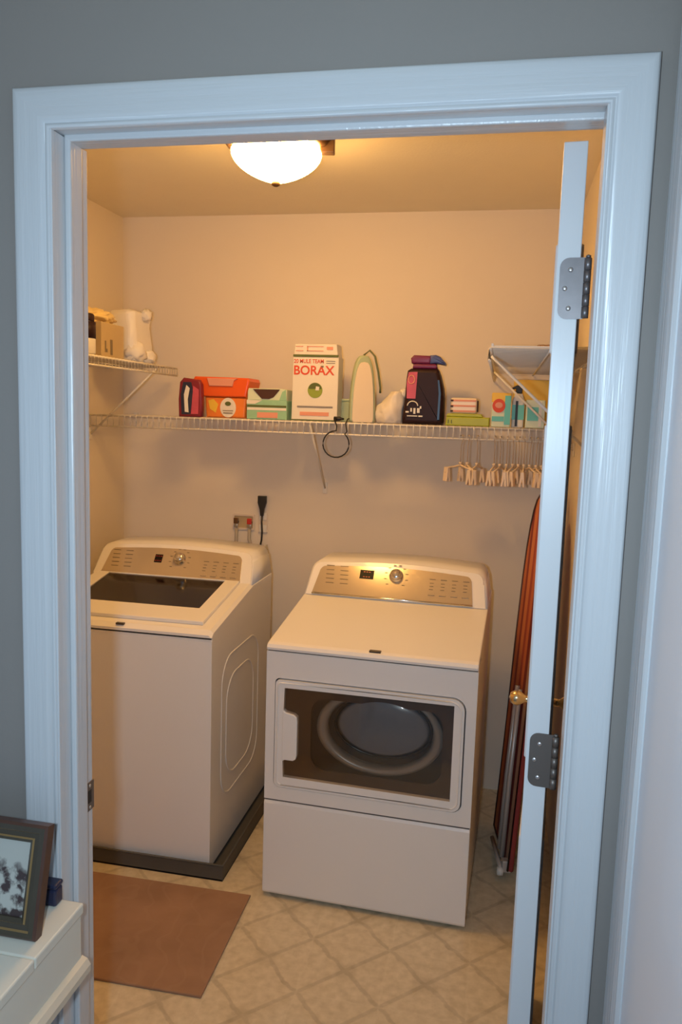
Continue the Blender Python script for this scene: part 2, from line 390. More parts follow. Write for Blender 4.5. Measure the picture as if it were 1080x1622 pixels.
# ------------------------------------------------------------------ laundry door, open against the right wall
door = bpy.data.objects.new('door_1', None); C.objects.link(door); door['kind'] = 'structure'
door.location = (.402, .128, 0); door.rotation_euler = (0, 0, -math.radians(4.2))
slab = B().box(-.0355, 0, .0, .806, .012, 2.027, .0015)
for (y0, y1) in ((.11, .37), (.44, .70)):
    for (z0, z1) in ((.22, .85), (1.0, 1.6), (1.72, 1.9)):
        for xx in (-.0355, 0):
            s_ = -1 if xx < -.01 else 1
            slab.prism(rrect(y0, y1, z0, z1, .004, 2), 'x', xx-.0005 if s_ > 0 else xx-.005, xx+.005 if s_ > 0 else xx+.0005, .002, 1)
obj('slab', slab, M['door'], door)
for hz, sc in ((1.810, 'steel'), (1.048, 'dsteel'), (.25, 'dsteel')):
    hb = B().prism(rrect(-.030, .008, hz-.046, hz+.046, .0, 5, radii=(.001, .014, .014, .001)), 'y', -.0022, .0)
    hg = obj('hinge', hb, M[sc], door)
    kn = B()
    for k in range(5): kn.lathe([(.0055, hz-.045+k*.018), (.0055, hz-.045+k*.018+.0172)], (.011, -.004, 0), 12)
    kn.lathe([(0, hz+.05), (.004, hz+.048), (.0035, hz+.045)], (.011, -.004, 0), 12)
    obj('knuckle', kn, M[sc], hg)
    for zz, yy in ((hz+.028, -.014), (hz, -.021), (hz-.030, -.014)):
        obj('screw_head', B().lathe([(0, -.0036), (.0032, -.0032), (.004, -.002)], (yy, 0, zz), 12, 'y'), M['screw'], hg)
for s_ in (-1, 1):
    x0 = -.0355 if s_ < 0 else 0
    obj('knob', B().lathe([(.021, 0), (.021, s_*.007), (.010, s_*.012), (.009, s_*.026), (.014, s_*.032), (.019, s_*.042), (.019, s_*.052), (.013, s_*.062), (0, s_*.066)], (x0, .742, .886), 20, 'x'), M['brass'], door)

# hallway door on the right, seen almost edge-on
c2 = B(); c2.prism([(-.003, .499), (-.010, .497), (-.06, .4985), (-.078, .501), (-.083, .506), (-.083, .515), (-.003, .515)], 'z', 0, 2.14)
# (prism on z uses x,y) -> swap so that the profile lies in y,x
for v in c2.bm.verts: v.co = Vector((v.co.y, v.co.x, v.co.z))
bmesh.ops.recalc_face_normals(c2.bm, faces=c2.bm.faces)
struct('trim_5', c2, M['trim'])
d2 = B(); d2.box(.508, .545, -.95, -.083, .01, 2.06, .0)
d2.prism(rrect(-.86, -.285, 1.05, 1.93, .006, 2), 'x', .5005, .5085, .0035, 2)
d2.prism(rrect(-.86, -.285, .16, .93, .006, 2), 'x', .5005, .5085, .0035, 2)
M['door2'] = mat('white_door_flash_tint', (.72, .77, .84), .35, bump=.1, bscale=20, bstretch=(6, 6, .4))  # white door paint with the flash's cool blue light put into its colour
struct('door_2', d2, M['door2'])

# ------------------------------------------------------------------ ceiling lamp
lamp = thing('ceiling_lamp', 'lit white glass bowl ceiling lamp on a bronze base', 'lamp', (-.390, 1.15, H))
obj('base', B().lathe([(0, 0), (.160, 0), (.163, -.014), (.158, -.050), (.146, -.066), (.130, -.070), (.05, -.068), (0, -.06)], n=48), M['bronze'], lamp)
# three stepped bronze clips
for a in (.15, .15+2*PI/3, .15+4*PI/3):
    cb = B().box(.128, .170, -.015, .015, -.084, -.020, .003)
    for v in cb.bm.verts: v.co = Matrix.Rotation(a, 3, 'Z') @ v.co
    obj('clip', cb, M['bronze'], lamp)
prof = [(.100, -.066), (.118, -.069), (.128, -.075), (.1325, -.083)]
for k in range(1, 15):
    t_ = k/14
    prof.append((.1325*max(0, 1-t_**1.9)**.80, -.083-.085*t_))
obj('glass_bowl', B().lathe(prof, n=48), M['glass_lamp'], lamp)
obj('finial', B().lathe([(0, -.162), (.013, -.164), (.013, -.173), (.006, -.177), (0, -.178)], n=16), M['bronze'], lamp)

# ------------------------------------------------------------------ appliances (washer, dryer share a builder for the console)
def slant(y): return .871 + (y)*.172          # top surface height, y from the front face
def console(root, W, yf, inset_l, inset_r, gloss=1):
    """leaning control console: cream surround, champagne fascia, display, knob, marks"""
    zb, zt = slant(yf)-.004, 1.067
    n_ = 14
    def outline(i, top_extra=0):
        x0, x1 = i, W-i; tl = .045
        pts = [(x0, zb), (x1, zb)]
        R = .035
        # right side, rounded corner
        pts += [(x1-.012, zt-R-.012)]
        for k in range(6):
            a = PI/2*k/5; pts.append((x1-.016-R+R*math.cos(a), zt-.012-R+R*math.sin(a)))
        for k in range(1, 6):
            t = k/6; pts.append((x1-.016-R + (x0+.016+R+.02-(x1-.016-R))*t, zt-.012+.012*math.sin(PI*t)))
        for k in range(6):
            a = PI/2+PI/2*k/5; pts.append((x0+tl+R*math.cos(a), zt-.012-R+R*math.sin(a)))
        return pts
    body = B(); pts = outline(0)
    lean = .76
    def yy(z, back): return back if back is not None else yf + (z-zb)*lean
    v0 = [body.bm.verts.new((x, yy(z, None), z)) for x, z in pts]; v1 = [body.bm.verts.new((x, .69, z)) for x, z in pts]
    fs = [body.bm.faces.new(v0), body.bm.faces.new(v1[::-1])]
    for i in range(len(pts)): 
        f_ = body.bm.faces.new((v0[i], v1[i], v1[(i+1) % len(pts)], v0[(i+1) % len(pts)])); f_.smooth = True; fs.append(f_)
    bmesh.ops.recalc_face_normals(body.bm, faces=fs)
    bmesh.ops.bevel(body.bm, geom=list(fs[0].edges), offset=.006, segments=2, affect='EDGES')
    con = obj('console', body, M['enamel'], root)
    # fascia: thin plate proud of the leaning face
    L = math.sqrt(1+lean*lean); nrm = Vector((0, -1/L, lean/L))
    def P(x, z, off=0): return Vector((x, yf+(z-zb)*lean, z)) + nrm*off
    x0, x1 = inset_l, W-inset_r; zt2 = zt-.026; R = .022; fp = [(x0, zb+.010), (x1, zb+.010)]
    for k in range(6):
        a = PI/2*k/5; fp.append((x1-.010-R+R*math.cos(a), zt2-R-.004+R*math.sin(a)))
    for k in range(1, 6):
        t = k/6; fp.append((x1-.010-R+(x0+.04-(x1-.010-R))*t, zt2-.004+.010*math.sin(PI*t)))
    for k in range(6):
        a = PI/2+PI/2*k/5; fp.append((x0+.036+R*math.cos(a), zt2-R-.004+R*math.sin(a)))
    fb = B(); a0 = [fb.bm.verts.new(P(x, z, .004)) for x, z in fp]; a1 = [fb.bm.verts.new(P(x, z, -.004)) for x, z in fp]
    fs = [fb.bm.faces.new(a0)]
    for i in range(len(fp)): fs.append(fb.bm.faces.new((a0[i], a1[i], a1[(i+1) % len(fp)], a0[(i+1) % len(fp)])))
    bmesh.ops.recalc_face_normals(fb.bm, faces=fs)
    fas = obj('fascia', fb, M['champ'], con)
    obj('lower_bead', B().tube([P(x0, zb+.008, .004), P((x0+x1)/2, zb+.008, .004), P(x1, zb+.008, .004)], .004, 8), M['chrome'] if gloss else M['champ'], con)
    return con, P, zb, zt
def plate(P, x0, x1, z0, z1, o0, o1):
    b_ = B(); q = [(x0, z0), (x1, z0), (x1, z1), (x0, z1)]
    a = [b_.bm.verts.new(P(x, z, o1)) for x, z in q]; c = [b_.bm.verts.new(P(x, z, o0)) for x, z in q]
    fs = [b_.bm.faces.new(a)]+[b_.bm.faces.new((a[i], c[i], c[(i+1) % 4], a[(i+1) % 4])) for i in range(4)]
    bmesh.ops.recalc_face_normals(b_.bm, faces=fs); return b_
def controls(con, P, W, dispx, knobx, zc, big):
    obj('display', plate(P, dispx-.016 if not big else dispx-.026, dispx+.016 if not big else dispx+.026, zc-.014, zc+.014, .003, .0055), M['display'], con)
    sg = B()
    for k in range(3):
        for seg_ in ((0, .008), (0, -.008)):
            xx = dispx-.010+k*.010
            q = plate(P, xx-.003, xx+.003, zc+seg_[1]-.0012, zc+seg_[1]+.0012, .0055, .006)
            me_ = bpy.data.meshes.new('t'); q.bm.to_mesh(me_); sg.bm.from_mesh(me_); q.bm.free(); bpy.data.meshes.remove(me_)
    obj('display_segments', sg, M['led'], con)
    c = P(knobx, zc+.002, .004); n_ = (P(0, 0, 1)-P(0, 0, 0)); rot = n_.to_track_quat('Z', 'Y').to_matrix()
    for nm, prof_, m_ in (('knob', [(.026, 0), (.026, .004), (.022, .006), (.021, .020), (.017, .026), (0, .027)], 'chrome'), ('knob_cap', [(.013, .026), (.013, .0285), (0, .0295)], 'champ')):
        kb = B().lathe(prof_, n=28)
        for v in kb.bm.verts: v.co = rot @ v.co + c
        obj(nm, kb, M[m_], con)
    # printed marks and buttons, round the knob and on both sides
    mk = B()
    def add(q):
        me_ = bpy.data.meshes.new('t'); q.bm.to_mesh(me_); mk.bm.from_mesh(me_); q.bm.free(); bpy.data.meshes.remove(me_)
    for k in range(10):
        a = -2.3+k*4.6/9
        add(plate(P, knobx+.040*math.sin(a)-.005, knobx+.040*math.sin(a)+.005, zc+.038*math.cos(a)-.0011, zc+.038*math.cos(a)+.0011, .003, .0052))
    for cx in (W*.10, W*.18):
        for k in range(5): add(plate(P, cx+k*.002, cx+.030+k*.002, zc+.020-k*.014, zc+.022-k*.014, .003, .0052))
    for cx in (W*.68, W*.74, W*.80, W*.86):
        add(plate(P, cx, cx+.022, zc-.0, zc+.002, .003, .0052))
        for k in range(3): add(plate(P, cx+.002, cx+.016, zc-.012-k*.010, zc-.0105-k*.010, .003, .0052))
    obj('printed_marks', mk, M['print'], con, 'stuff')
    for cx in (W*.68, W*.74, W*.80, W*.86):
        obj('button', plate(P, cx, cx+.024, zc-.050, zc-.042, .003, .007), M['champ'], con)
def poly_sides(b_, W, dp, top_from=.0):
    pass

# --- dryer
dr = thing('dryer', 'white front-loading dryer with a dark window in its door', 'dryer', (-.4035, 1.203, 0), -math.radians(2.0))
W = .674
cab = B()
# cabinet shell: side profile extruded in x (open front area is covered by panels)
cab.box(.0005, .030, .012, .14, .030, .846); cab.box(W-.030, W-.0005, .012, .14, .030, .846)
cab.box(.030, W-.030, .012, .14, .770, .846); cab.box(.030, W-.030, .012, .14, .030, .380)
cab.prism([(.14, .030), (.14, slant(.14)-.014), (.41, slant(.41)-.016), (.70, slant(.41)-.012), (.70, .030)], 'x', .0005, W-.0005, .003)
obj('cabinet', cab, M['enamel_side'], dr)
tp = B().prism([(-.006, .850), (-.008, .858), (-.002, .868), (.012, .873), (.41, slant(.41)-.002), (.70, slant(.41)+.01), (.70, slant(.41)-.012), (.41, slant(.41)-.018), (.02, .852)], 'x', 0, W, .004, 3)
obj('top_panel', tp, M['enamel'], dr)
obj('seam', B().box(.003, W-.003, .002, .02, .845, .851), M['seam'], dr)
con, P, zb, zt = console(dr, W-.002, .41, .030, .052)
controls(con, P, W, .225, .335, 1.018, True)
# front frame with the door opening
def holed(x0, x1, z0, z1, hole, y0, y1):
    """front plate with a rounded hole"""
    b_ = B(); outer = [(x0, z0), (x1, z0), (x1, z1), (x0, z1)]
    n_ = len(hole)
    def mk(y):
        return [b_.bm.verts.new((p[0], y, p[1])) for p in outer], [b_.bm.verts.new((p[0], y, p[1])) for p in hole]
    A, Hh = mk(y0); A2, H2 = mk(y1)
    for O, I in ((A, Hh), (A2, H2)):
        es = [b_.bm.edges.new((O[i], O[(i+1) % 4])) for i in range(4)]+[b_.bm.edges.new((I[i], I[(i+1) % n_])) for i in range(n_)]
        bmesh.ops.triangle_fill(b_.bm, use_beauty=True, use_dissolve=False, edges=es)
    for i in range(4): b_.bm.faces.new((A[i], A2[i], A2[(i+1) % 4], A[(i+1) % 4]))
    for i in range(n_): b_.bm.faces.new((Hh[i], H2[i], H2[(i+1) % n_], Hh[(i+1) % n_]))
    bmesh.ops.recalc_face_normals(b_.bm, faces=b_.bm.faces)
    return b_
gap = rrect(.030, .643, .388, .758, .02, 6, radii=(.042, .016, .022, .030))
obj('front_panel', holed(.0, W, .344, .845, gap, -.002, .010), M['enamel'], dr)
obj('door_recess', holed(.024, .650, .380, .766, rrect(.075, .60, .43, .715, .03), .009, .011), M['seam'], dr)
# loading door: rounded slab with a raised rim and a notched window
win = [(.064, .428), (.607, .424), (.607, .733), (.064, .729), (.062, .655), (.070, .649), (.099, .643), (.108, .635), (.110, .62), (.110, .506), (.107, .494), (.098, .488), (.070, .488), (.062, .483)]
def ring_plate(outer, hole, y0, y1):
    b_ = B(); nO, nI = len(outer), len(hole)
    vs = []
    for y in (y0, y1):
        O = [b_.bm.verts.new((p[0], y, p[1])) for p in outer]; I = [b_.bm.verts.new((p[0], y, p[1])) for p in hole]
        es = [b_.bm.edges.new((O[i], O[(i+1) % nO])) for i in range(nO)]+[b_.bm.edges.new((I[i], I[(i+1) % nI])) for i in range(nI)]
        bmesh.ops.triangle_fill(b_.bm, use_beauty=True, use_dissolve=False, edges=es); vs.append((O, I))
    for i in range(nO): b_.bm.faces.new((vs[0][0][i], vs[1][0][i], vs[1][0][(i+1) % nO], vs[0][0][(i+1) % nO]))
    for i in range(nI): b_.bm.faces.new((vs[0][1][i], vs[1][1][i], vs[1][1][(i+1) % nI], vs[0][1][(i+1) % nI]))
    bmesh.ops.recalc_face_normals(b_.bm, faces=b_.bm.faces)
    return b_
dout = rrect(.034, .639, .392, .754, .02, 6, radii=(.038, .014, .020, .028))
ld = obj('loading_door', ring_plate(dout, win, -.008, .030), M['enamel'], dr)
def ringpts(x0, x1, z0, z1, rr, y): return [(p[0], y, p[1]) for p in rrect(x0, x1, z0, z1, .02, 6, radii=rr)]
obj('rim_bead', B().tube(ringpts(.043, .630, .401, .745, (.034, .012, .016, .024), -.008), .0028, 6, True), M['enamel'], ld)
obj('window', B().prism(win, 'y', -.0062, -.0042), M['tint'], ld)
obj('window_surround', ring_plate([(.055, .415), (.615, .415), (.615, .740), (.055, .740)], rrect(.150, .575, .462, .700, .05), .008, .012), M['dash'], ld)
obj('liner', B().box(.055, .615, .085, .09, .415, .740), M['dash'], ld)
obj('handle_lip', B().prism([(.062, .655), (.070, .649), (.099, .643), (.108, .635), (.110, .62), (.110, .506), (.107, .494), (.098, .488), (.070, .488), (.062, .483), (.060, .5), (.060, .64)], 'y', -.013, -.003, .003), M['enamel'], ld)
# inner bowl: grey ring, black rim, blue-grey dome
bowl = B().lathe([(.150, .060), (.168, .050), (.178, .036), (.176, .024), (.160, .018), (.150, .026), (.146, .04), (.150, .060)], (.370, 0, .603), 48, 'y', sx=1.16, sy=.80, cap=False)
bb = obj('bowl_ring', bowl, M['drum'], ld)
obj('bowl_rim', B().tube([(.385+.155*math.cos(a), .014, .628+.098*math.sin(a)) for a in [2*PI*k/48 for k in range(48)]], .0045, 8, True), M['rimk'], ld)
obj('bowl_dome', B().lathe([(.148, .016), (.13, .008), (.09, .002), (.05, -.001), (0, -.002)], (.385, 0, .628), 40, 'y', sx=1.03, sy=.65), M['dome'], ld)
obj('lower_panel', B().prism([(-.002, .014), (-.006, .022), (-.006, .330), (-.002, .339), (.012, .339), (.012, .014)], 'x', .0, W, .003), M['enamel'], dr)
obj('seam', B().box(.003, W-.003, .0, .012, .338, .345), M['seam'], dr)
obj('badge', B().box(.333, .370, .004, .018, .870, .8765, .001, 1), M['badge'], dr)
for x in (.04, W-.04):
    for y in (.05, .65): obj('foot', B().lathe([(.018, 0), (.018, .012), (.008, .014), (.008, .032)], (x, y, 0), 14), M['rubber'], dr)

# --- washer in its drip pan
pan = B()
x0, x1, y0, y1 = -1.372, -.557, 1.237, 2.035
t_ = .006
pan.box(x0, x1, y0, y1, 0, .006)
for a in ((x0, x1, y0, y0+t_), (x0, x1, y1-t_, y1), (x0, x0+t_, y0+t_, y1-t_), (x1-t_, x1, y0+t_, y1-t_)): pan.box(a[0], a[1], a[2], a[3], .0, .056, .0015, 1)
pt_ = thing('drip_pan', 'shallow dark grey drip pan under the washer', 'tray', (0, 0, 0))
obj('tray', pan, M['pan'], pt_)
obj('rolled_rim', B().tube([(x0, y0, .057), (x1, y0, .057), (x1, y1, .057), (x0, y1, .057)], .0045, 6, True), M['pan'], pt_)

ws = thing('washing_machine', 'white top-loading washing machine with a smoked glass lid', 'washer', (-1.290, 1.262, 0))
W = .677
obj('cabinet', B().prism([(.0, .022), (.0, .846), (.02, .858), (.44, slant(.44)-.016), (.69, slant(.44)-.016), (.69, .022)], 'x', .0005, W-.0005, .003), M['enamel_side'], ws)
obj('front_panel', B().prism([(.001, .030), (-.004, .036), (-.004, .836), (.0, .842), (.004, .842), (.004, .030)], 'x', .0, W, .002), M['enamel'], ws)
obj('seam', B().box(.003, W-.003, .0, .012, .843, .851), M['seam'], ws)
# top deck with a rectangular well
def tz(y): return slant(y)
deck = B()
lx0, lx1, ly0, ly1 = .062, .600, .085, .418
# deck built as quads on the slanted plane around the well
xs = [0, .012, lx0, lx1, W-.012, W]; ys = [-.006, .012, ly0, ly1, .44, .69]
g = {}
for i, x in enumerate(xs):
    for j, y in enumerate(ys):
        z = tz(min(y, .44))
        if j == 0: z -= .011
        if i in (0, 5): z -= .010
        g[i, j] = deck.bm.verts.new((x, y, z))
for i in range(5):
    for j in range(5):
        if i == 2 and j == 2: continue
        deck.bm.faces.new((g[i, j], g[i+1, j], g[i+1, j+1], g[i, j+1]))
bnd = [g[i, 0] for i in range(6)]+[g[5, j] for j in range(1, 6)]+[g[i, 5] for i in range(4, -1, -1)]+[g[0, j] for j in range(4, 0, -1)]
low = [deck.bm.verts.new((v.co.x, v.co.y, max(.850, v.co.z-.018))) for v in bnd]
for i in range(len(bnd)):
    j = (i+1) % len(bnd); deck.bm.faces.new((bnd[i], low[i], low[j], bnd[j]))
inn = [g[2, 2], g[3, 2], g[3, 3], g[2, 3]]; il = [deck.bm.verts.new((v.co.x, v.co.y, v.co.z-.055)) for v in inn]
for i in range(4): deck.bm.faces.new((inn[i], inn[(i+1) % 4], il[(i+1) % 4], il[i]))
bmesh.ops.recalc_face_normals(deck.bm, faces=deck.bm.faces)
for f_ in deck.bm.faces: f_.smooth = False
obj('top_deck', deck, M['enamel'], ws)
# lid: frame with smoked glass
def onp(x, y, h): return Vector((x, y, tz(y)+h))
def lidring(o, i_, h0, h1):
    b_ = B(); vs = []
    for h in (h0, h1):
        vs.append(([b_.bm.verts.new(onp(x, y, h)) for x, y in o], [b_.bm.verts.new(onp(x, y, h)) for x, y in i_]))
    for k in range(4):
        j = (k+1) % 4
        for (O, I) in vs: b_.bm.faces.new((O[k], O[j], I[j], I[k]))
        b_.bm.faces.new((vs[0][0][k], vs[0][0][j], vs[1][0][j], vs[1][0][k])); b_.bm.faces.new((vs[0][1][k], vs[0][1][j], vs[1][1][j], vs[1][1][k]))
    bmesh.ops.recalc_face_normals(b_.bm, faces=b_.bm.faces)
    bmesh.ops.bevel(b_.bm, geom=[e for e in b_.bm.edges], offset=.0015, segments=1, affect='EDGES')
    return b_
rect = lambda x0, x1, y0, y1: [(x0, y0), (x1, y0), (x1, y1), (x0, y1)]
lid = obj('lid', lidring(rect(.035, .628, .040, .416), rect(.085, .572, .145, .413), .001, .014), M['enamel'], ws)
gl = B(); gq = [gl.bm.verts.new(onp(x, y, .009)) for x, y in rect(.083, .574, .143, .4145)]; gl.bm.faces.new(gq)
gd = [gl.bm.verts.new(onp(x, y, .006)) for x, y in rect(.083, .574, .143, .4145)]; gl.bm.faces.new(gd[::-1])
for k in range(4): gl.bm.faces.new((gq[k], gd[k], gd[(k+1) % 4], gq[(k+1) % 4]))
obj('glass_pane', gl, M['lidglass'], lid)
M['tub'] = mat('tub_plastic', (.30, .22, .15), .45)
obj('tub_ring', B().lathe([(.245, -.06), (.245, -.045), (.225, -.040), (.21, -.06)], (.331, .30, .89), 40, sy=.62), M['tub'], ws)
obj('tub_floor', B().box(lx0, lx1, ly0, ly1, .838, .846), M['dash'], ws)
obj('agitator', B().lathe([(.12, -.055), (.06, -.045), (.03, -.03), (.0, -.026)], (.331, .27, .90), 24), M['tub'], ws)
con, P, zb, zt = console(ws, W-.002, .425, .040, .050, 0)
controls(con, P, W, .268, .358, 1.008, False)
obj('badge', B().box(.327, .357, -.002, .010, .8675, .8745, .001, 1), M['badge'], ws)
# embossed contour on the right side
for k, (a, b_, c_, d_) in enumerate(((.10, .52, .22, .74), (.15, .46, .28, .66))):
    obj('embossed_ridge', B().tube([(W-.002, p[0], p[1]) for p in rrect(a, b_, c_, d_, .10, 8)], .004, 8, True), M['enamel_side'], ws)
for x in (.05, W-.05):
    for y in (.05, .62): obj('foot', B().lathe([(.018, .006), (.018, .016), (.008, .018), (.008, .030)], (x, y, 0), 14), M['rubber'], ws)

# ------------------------------------------------------------------ floor mat
rg = B(); 
rg.prism([(-1.19, .700), (-.426, .709), (-.437, 1.180), (-1.195, 1.172)], 'z', .0, .008, .003)
tag(obj('floor_mat', rg, M['rug']), 'brown rectangular floor mat in front of the washer', 'mat')

# ------------------------------------------------------------------ wire shelves
def wire_shelf(name, label, L, D, loc, rz, braces, gap_=.0254, lip=.045, liner=None):
    """local x runs along the wall, y = 0 at the wall, -D at the front edge"""
    t = thing(name, label, 'shelf', loc, rz)
    for nm, y, z, r_ in (('front_rail', -D, 0, .0042), ('lower_rail', -D-.001, -lip, .0040), ('back_rail', -.012, 0, .0030), ('middle_rail', -D*.5, -.004, .0025)):
        obj(nm, B().tube([(0, y, z), (L/2, y, z), (L, y, z)], r_, 6), M['wire'], t)
    wb = B(); n_ = int(L/gap_)
    for k in range(n_+1):
        x = .004+k*(L-.008)/n_
        wb.tube([(x, -.010, .002), (x, -D, .0035), (x, -D-.004, .0), (x, -D-.004, -lip)], .0018, 4)
    o = obj('deck_wires', wb, M['wire'], t, 'stuff')
    for bx in braces:
        br = B().tube([(bx, -D+.002, -.012), (bx+.002, -.006, -.285)], .0045, 6); br.box(bx-.009, bx+.011, -.006, 0, -.31, -.26, .002)
        obj('brace', br, M['wire'], t)
    for k in range(5):
        x = .06+k*(L-.12)/4
        obj('wall_clip', B().box(x-.008, x+.008, -.016, 0, -.008, .014, .002), M['wire'], t)
    return t
wire_shelf('wire_shelf', 'long white wire shelf on the back wall holding laundry products', 1.945, .305, (-1.390, YB, 1.572), 0, (.945,), lip=.044)
wire_shelf('wire_shelf', 'short white wire shelf high on the left wall', .89, .302, (XL, 1.18, 1.780), PI/2, (.69,), lip=.030)
rs = wire_shelf('wire_shelf', 'white wire shelf high on the right wall above the hangers', 1.19, .303, (XR, 2.165, 1.790), -PI/2, (.36, 1.10), lip=.030)

# ------------------------------------------------------------------ things on the back shelf (shelf top z = 1.5770)
ZS = 1.5775
# left wrapped package
t = thing('detergent_pouch', 'dark and pink glossy pouch left of the orange tub', 'pouch', (-.950, 1.892, ZS), .05)
obj('body', B().prism([(-.050, 0), (.048, 0), (.050, .06), (.046, .13), (.036, .150), (-.030, .158), (-.046, .14), (-.052, .07)], 'y', -.018, .016, .008, 3), M['maroon'], t, smooth=True)
obj('printed_patch', B().prism([(-.036, .010), (.000, .010), (.012, .10), (.004, .140), (-.030, .140), (-.040, .09)], 'y', -.0205, -.0175), M['navy'], t)
obj('printed_patch', B().prism([(-.022, .020), (-.006, .018), (-.010, .07), (-.002, .115), (-.016, .128), (-.026, .09)], 'y', -.0220, -.0205), M['white'], t)
obj('printed_patch', B().prism([(.004, .012), (.034, .012), (.036, .11), (.012, .126)], 'y', -.0205, -.0175), M['magenta'], t)
# orange tub with lid
t = thing('orange_tub', 'bright orange square tub with a wide lid and white oval label', 'container', (-.815, 1.995, ZS))
obj('body', B().prism([(-.088, 0), (.080, 0), (.086, .085), (-.094, .085)], 'y', -.065, .070, .008, 3), M['orange2'], t)
obj('lid', B().prism([(-.115, .085), (.086, .085), (.100, .150), (.094, .163), (-.135, .166), (-.142, .155), (-.125, .11)], 'y', -.075, .078, .007, 3), M['orange'], t)
obj('lid_handle', B().prism([(-.070, .128), (.030, .128), (.036, .150), (.052, .160), (-.080, .160)], 'y', -.082, -.072, .003), M['pinkish'], t)
obj('oval_label', B().prism([(.008+.034*math.cos(a), .042+.040*math.sin(a)) for a in [2*PI*k/20 for k in range(20)]], 'y', -.0675, -.064), M['paper'], t)
obj('printed_lines', B().box(-.012, .028, -.0690, -.0670, .018, .022).box(-.014, .030, -.0690, -.0670, .028, .031), M['print'], t)
obj('printed_emblem', B().prism([(.008+.013*math.cos(a), .058+.009*math.sin(a)) for a in [2*PI*k/12 for k in range(12)]], 'y', -.0690, -.0670), M['bgreen'], t)
obj('printed_patch', B().prism([(-.070, .035), (-.045, .020), (-.035, .055), (-.055, .075), (-.078, .070)], 'y', -.0675, -.064), M['yellow'], t)
# mint dryer-sheet box with torn open brown top
t = thing('carton', 'mint green and white carton with a torn open dark flap', 'box', (-.625, 1.930, ZS))
bx_ = B().box(-.084, .082, -.055, .055, 0, .076, .002)
obj('body', bx_, M['mint'], t)
obj('upper_band', B().prism([(-.082, .076), (.080, .076), (.080, .118), (.062, .122), (-.078, .122), (-.082, .110)], 'y', -.052, .053, .002), M['lmint'], t)
obj('torn_opening', B().prism([(-.060, .119), (.052, .119), (.026, .088), (.008, .081), (-.022, .081)], 'y', -.0550, -.0515), M['brown'], t)
obj('printed_stripe', B().box(-.082, .080, -.0565, -.0545, .048, .056), M['bgreen'], t)
obj('printed_stripe', B().box(-.082, .080, -.0565, -.0545, .036, .046), M['paper'], t)
obj('printed_panel', B().box(-.040, .045, -.0570, -.0545, .006, .028), M['pinkish'], t)
obj('printed_panel', B().prism([(-.084, .060), (-.050, .060), (-.020, .075), (-.084, .076)], 'y', -.0570, -.0545), M['paper'], t)
obj('printed_panel', B().prism([(.050, .076), (.062, .110), (.076, .118), (.080, .076)], 'y', -.0545, -.0515), M['mint'], t)
# tall borax carton
t = thing('powder_carton', 'tall white borax carton with red lettering', 'box', (-.436, 1.925, ZS))
obj('body', B().prism([(-.093, 0), (.093, 0), (.094, .250), (-.090, .250)], 'y', -.030, .060, .0015, 1), M['paper'], t)
obj('top_flap', B().prism([(-.088, .250), (.090, .250), (.084, .300), (-.084, .300)], 'y', -.030, .058, .002, 1), M['paper'], t)
obj('flap_line', B().box(-.090, .093, -.0320, -.0295, .250, .259), M['bgreen'], t)
RX = (PI/2, 0, 0)
text('lettering', '20 MULE TEAM', .0215, (-.026, -.0305, .226), RX, M['borax_red'], t, sx=.86)
text('lettering', 'BORAX', .0500, (-.006, -.0305, .181), RX, M['borax_red'], t, sx=.98)
obj('printed_lines', B().box(-.080, -.050, -.0318, -.0295, .272, .275).box(-.080, -.050, -.0318, -.0295, .289, .292).box(-.035, .032, -.0318, -.0295, .272, .275).box(-.035, .032, -.0318, -.0295, .289, .292).box(-.035, -.030, -.0318, -.0295, .272, .292).box(.045, .070, -.0318, -.0295, .278, .290), M['pinkish'], t)
obj('printed_emblem', B().prism([(.002+.030*math.cos(a), .120+.030*math.sin(a)) for a in [2*PI*k/24 for k in range(24)]], 'y', -.0318, -.0295), M['olive'], t)
obj('emblem_top', B().prism([(.002+.026*math.cos(a), .126+.024*math.sin(a)) for a in [PI*k/12 for k in range(13)]], 'y', -.0330, -.0315), M['bgreen'], t)
obj('emblem_mark', B().prism([(.004, .120), (.018, .120), (.020, .134), (.006, .136)], 'y', -.0342, -.0328), M['paper'], t)
obj('printed_lines', B().box(-.070, .075, -.0318, -.0295, .052, .055).box(-.070, .075, -.0318, -.0295, .057, .0585), M['print'], t)
obj('printed_stripe', B().box(-.058, .060, -.0318, -.0295, .020, .035), M['pinkish'], t)
obj('printed_lines', B().box(.044, .080, -.0318, -.0295, .226, .228).box(.044, .080, -.0318, -.0295, .234, .236).box(.024, .034, -.0318, -.0295, .210, .216), M['print'], t)
obj('base_line', B().box(-.093, .093, -.0318, -.0295, .0005, .005), M['bgreen'], t)
# small sage box between carton and iron
t = thing('storage_box', 'small sage green box between the borax carton and the iron', 'box', (-.322, 2.03, ZS))
obj('body', B().box(-.036, .024, -.05, .05, 0, .080, .003), M['sage'], t)
obj('lid', B().box(-.038, .026, -.052, .052, .080, .092, .003), M['sage'], t)
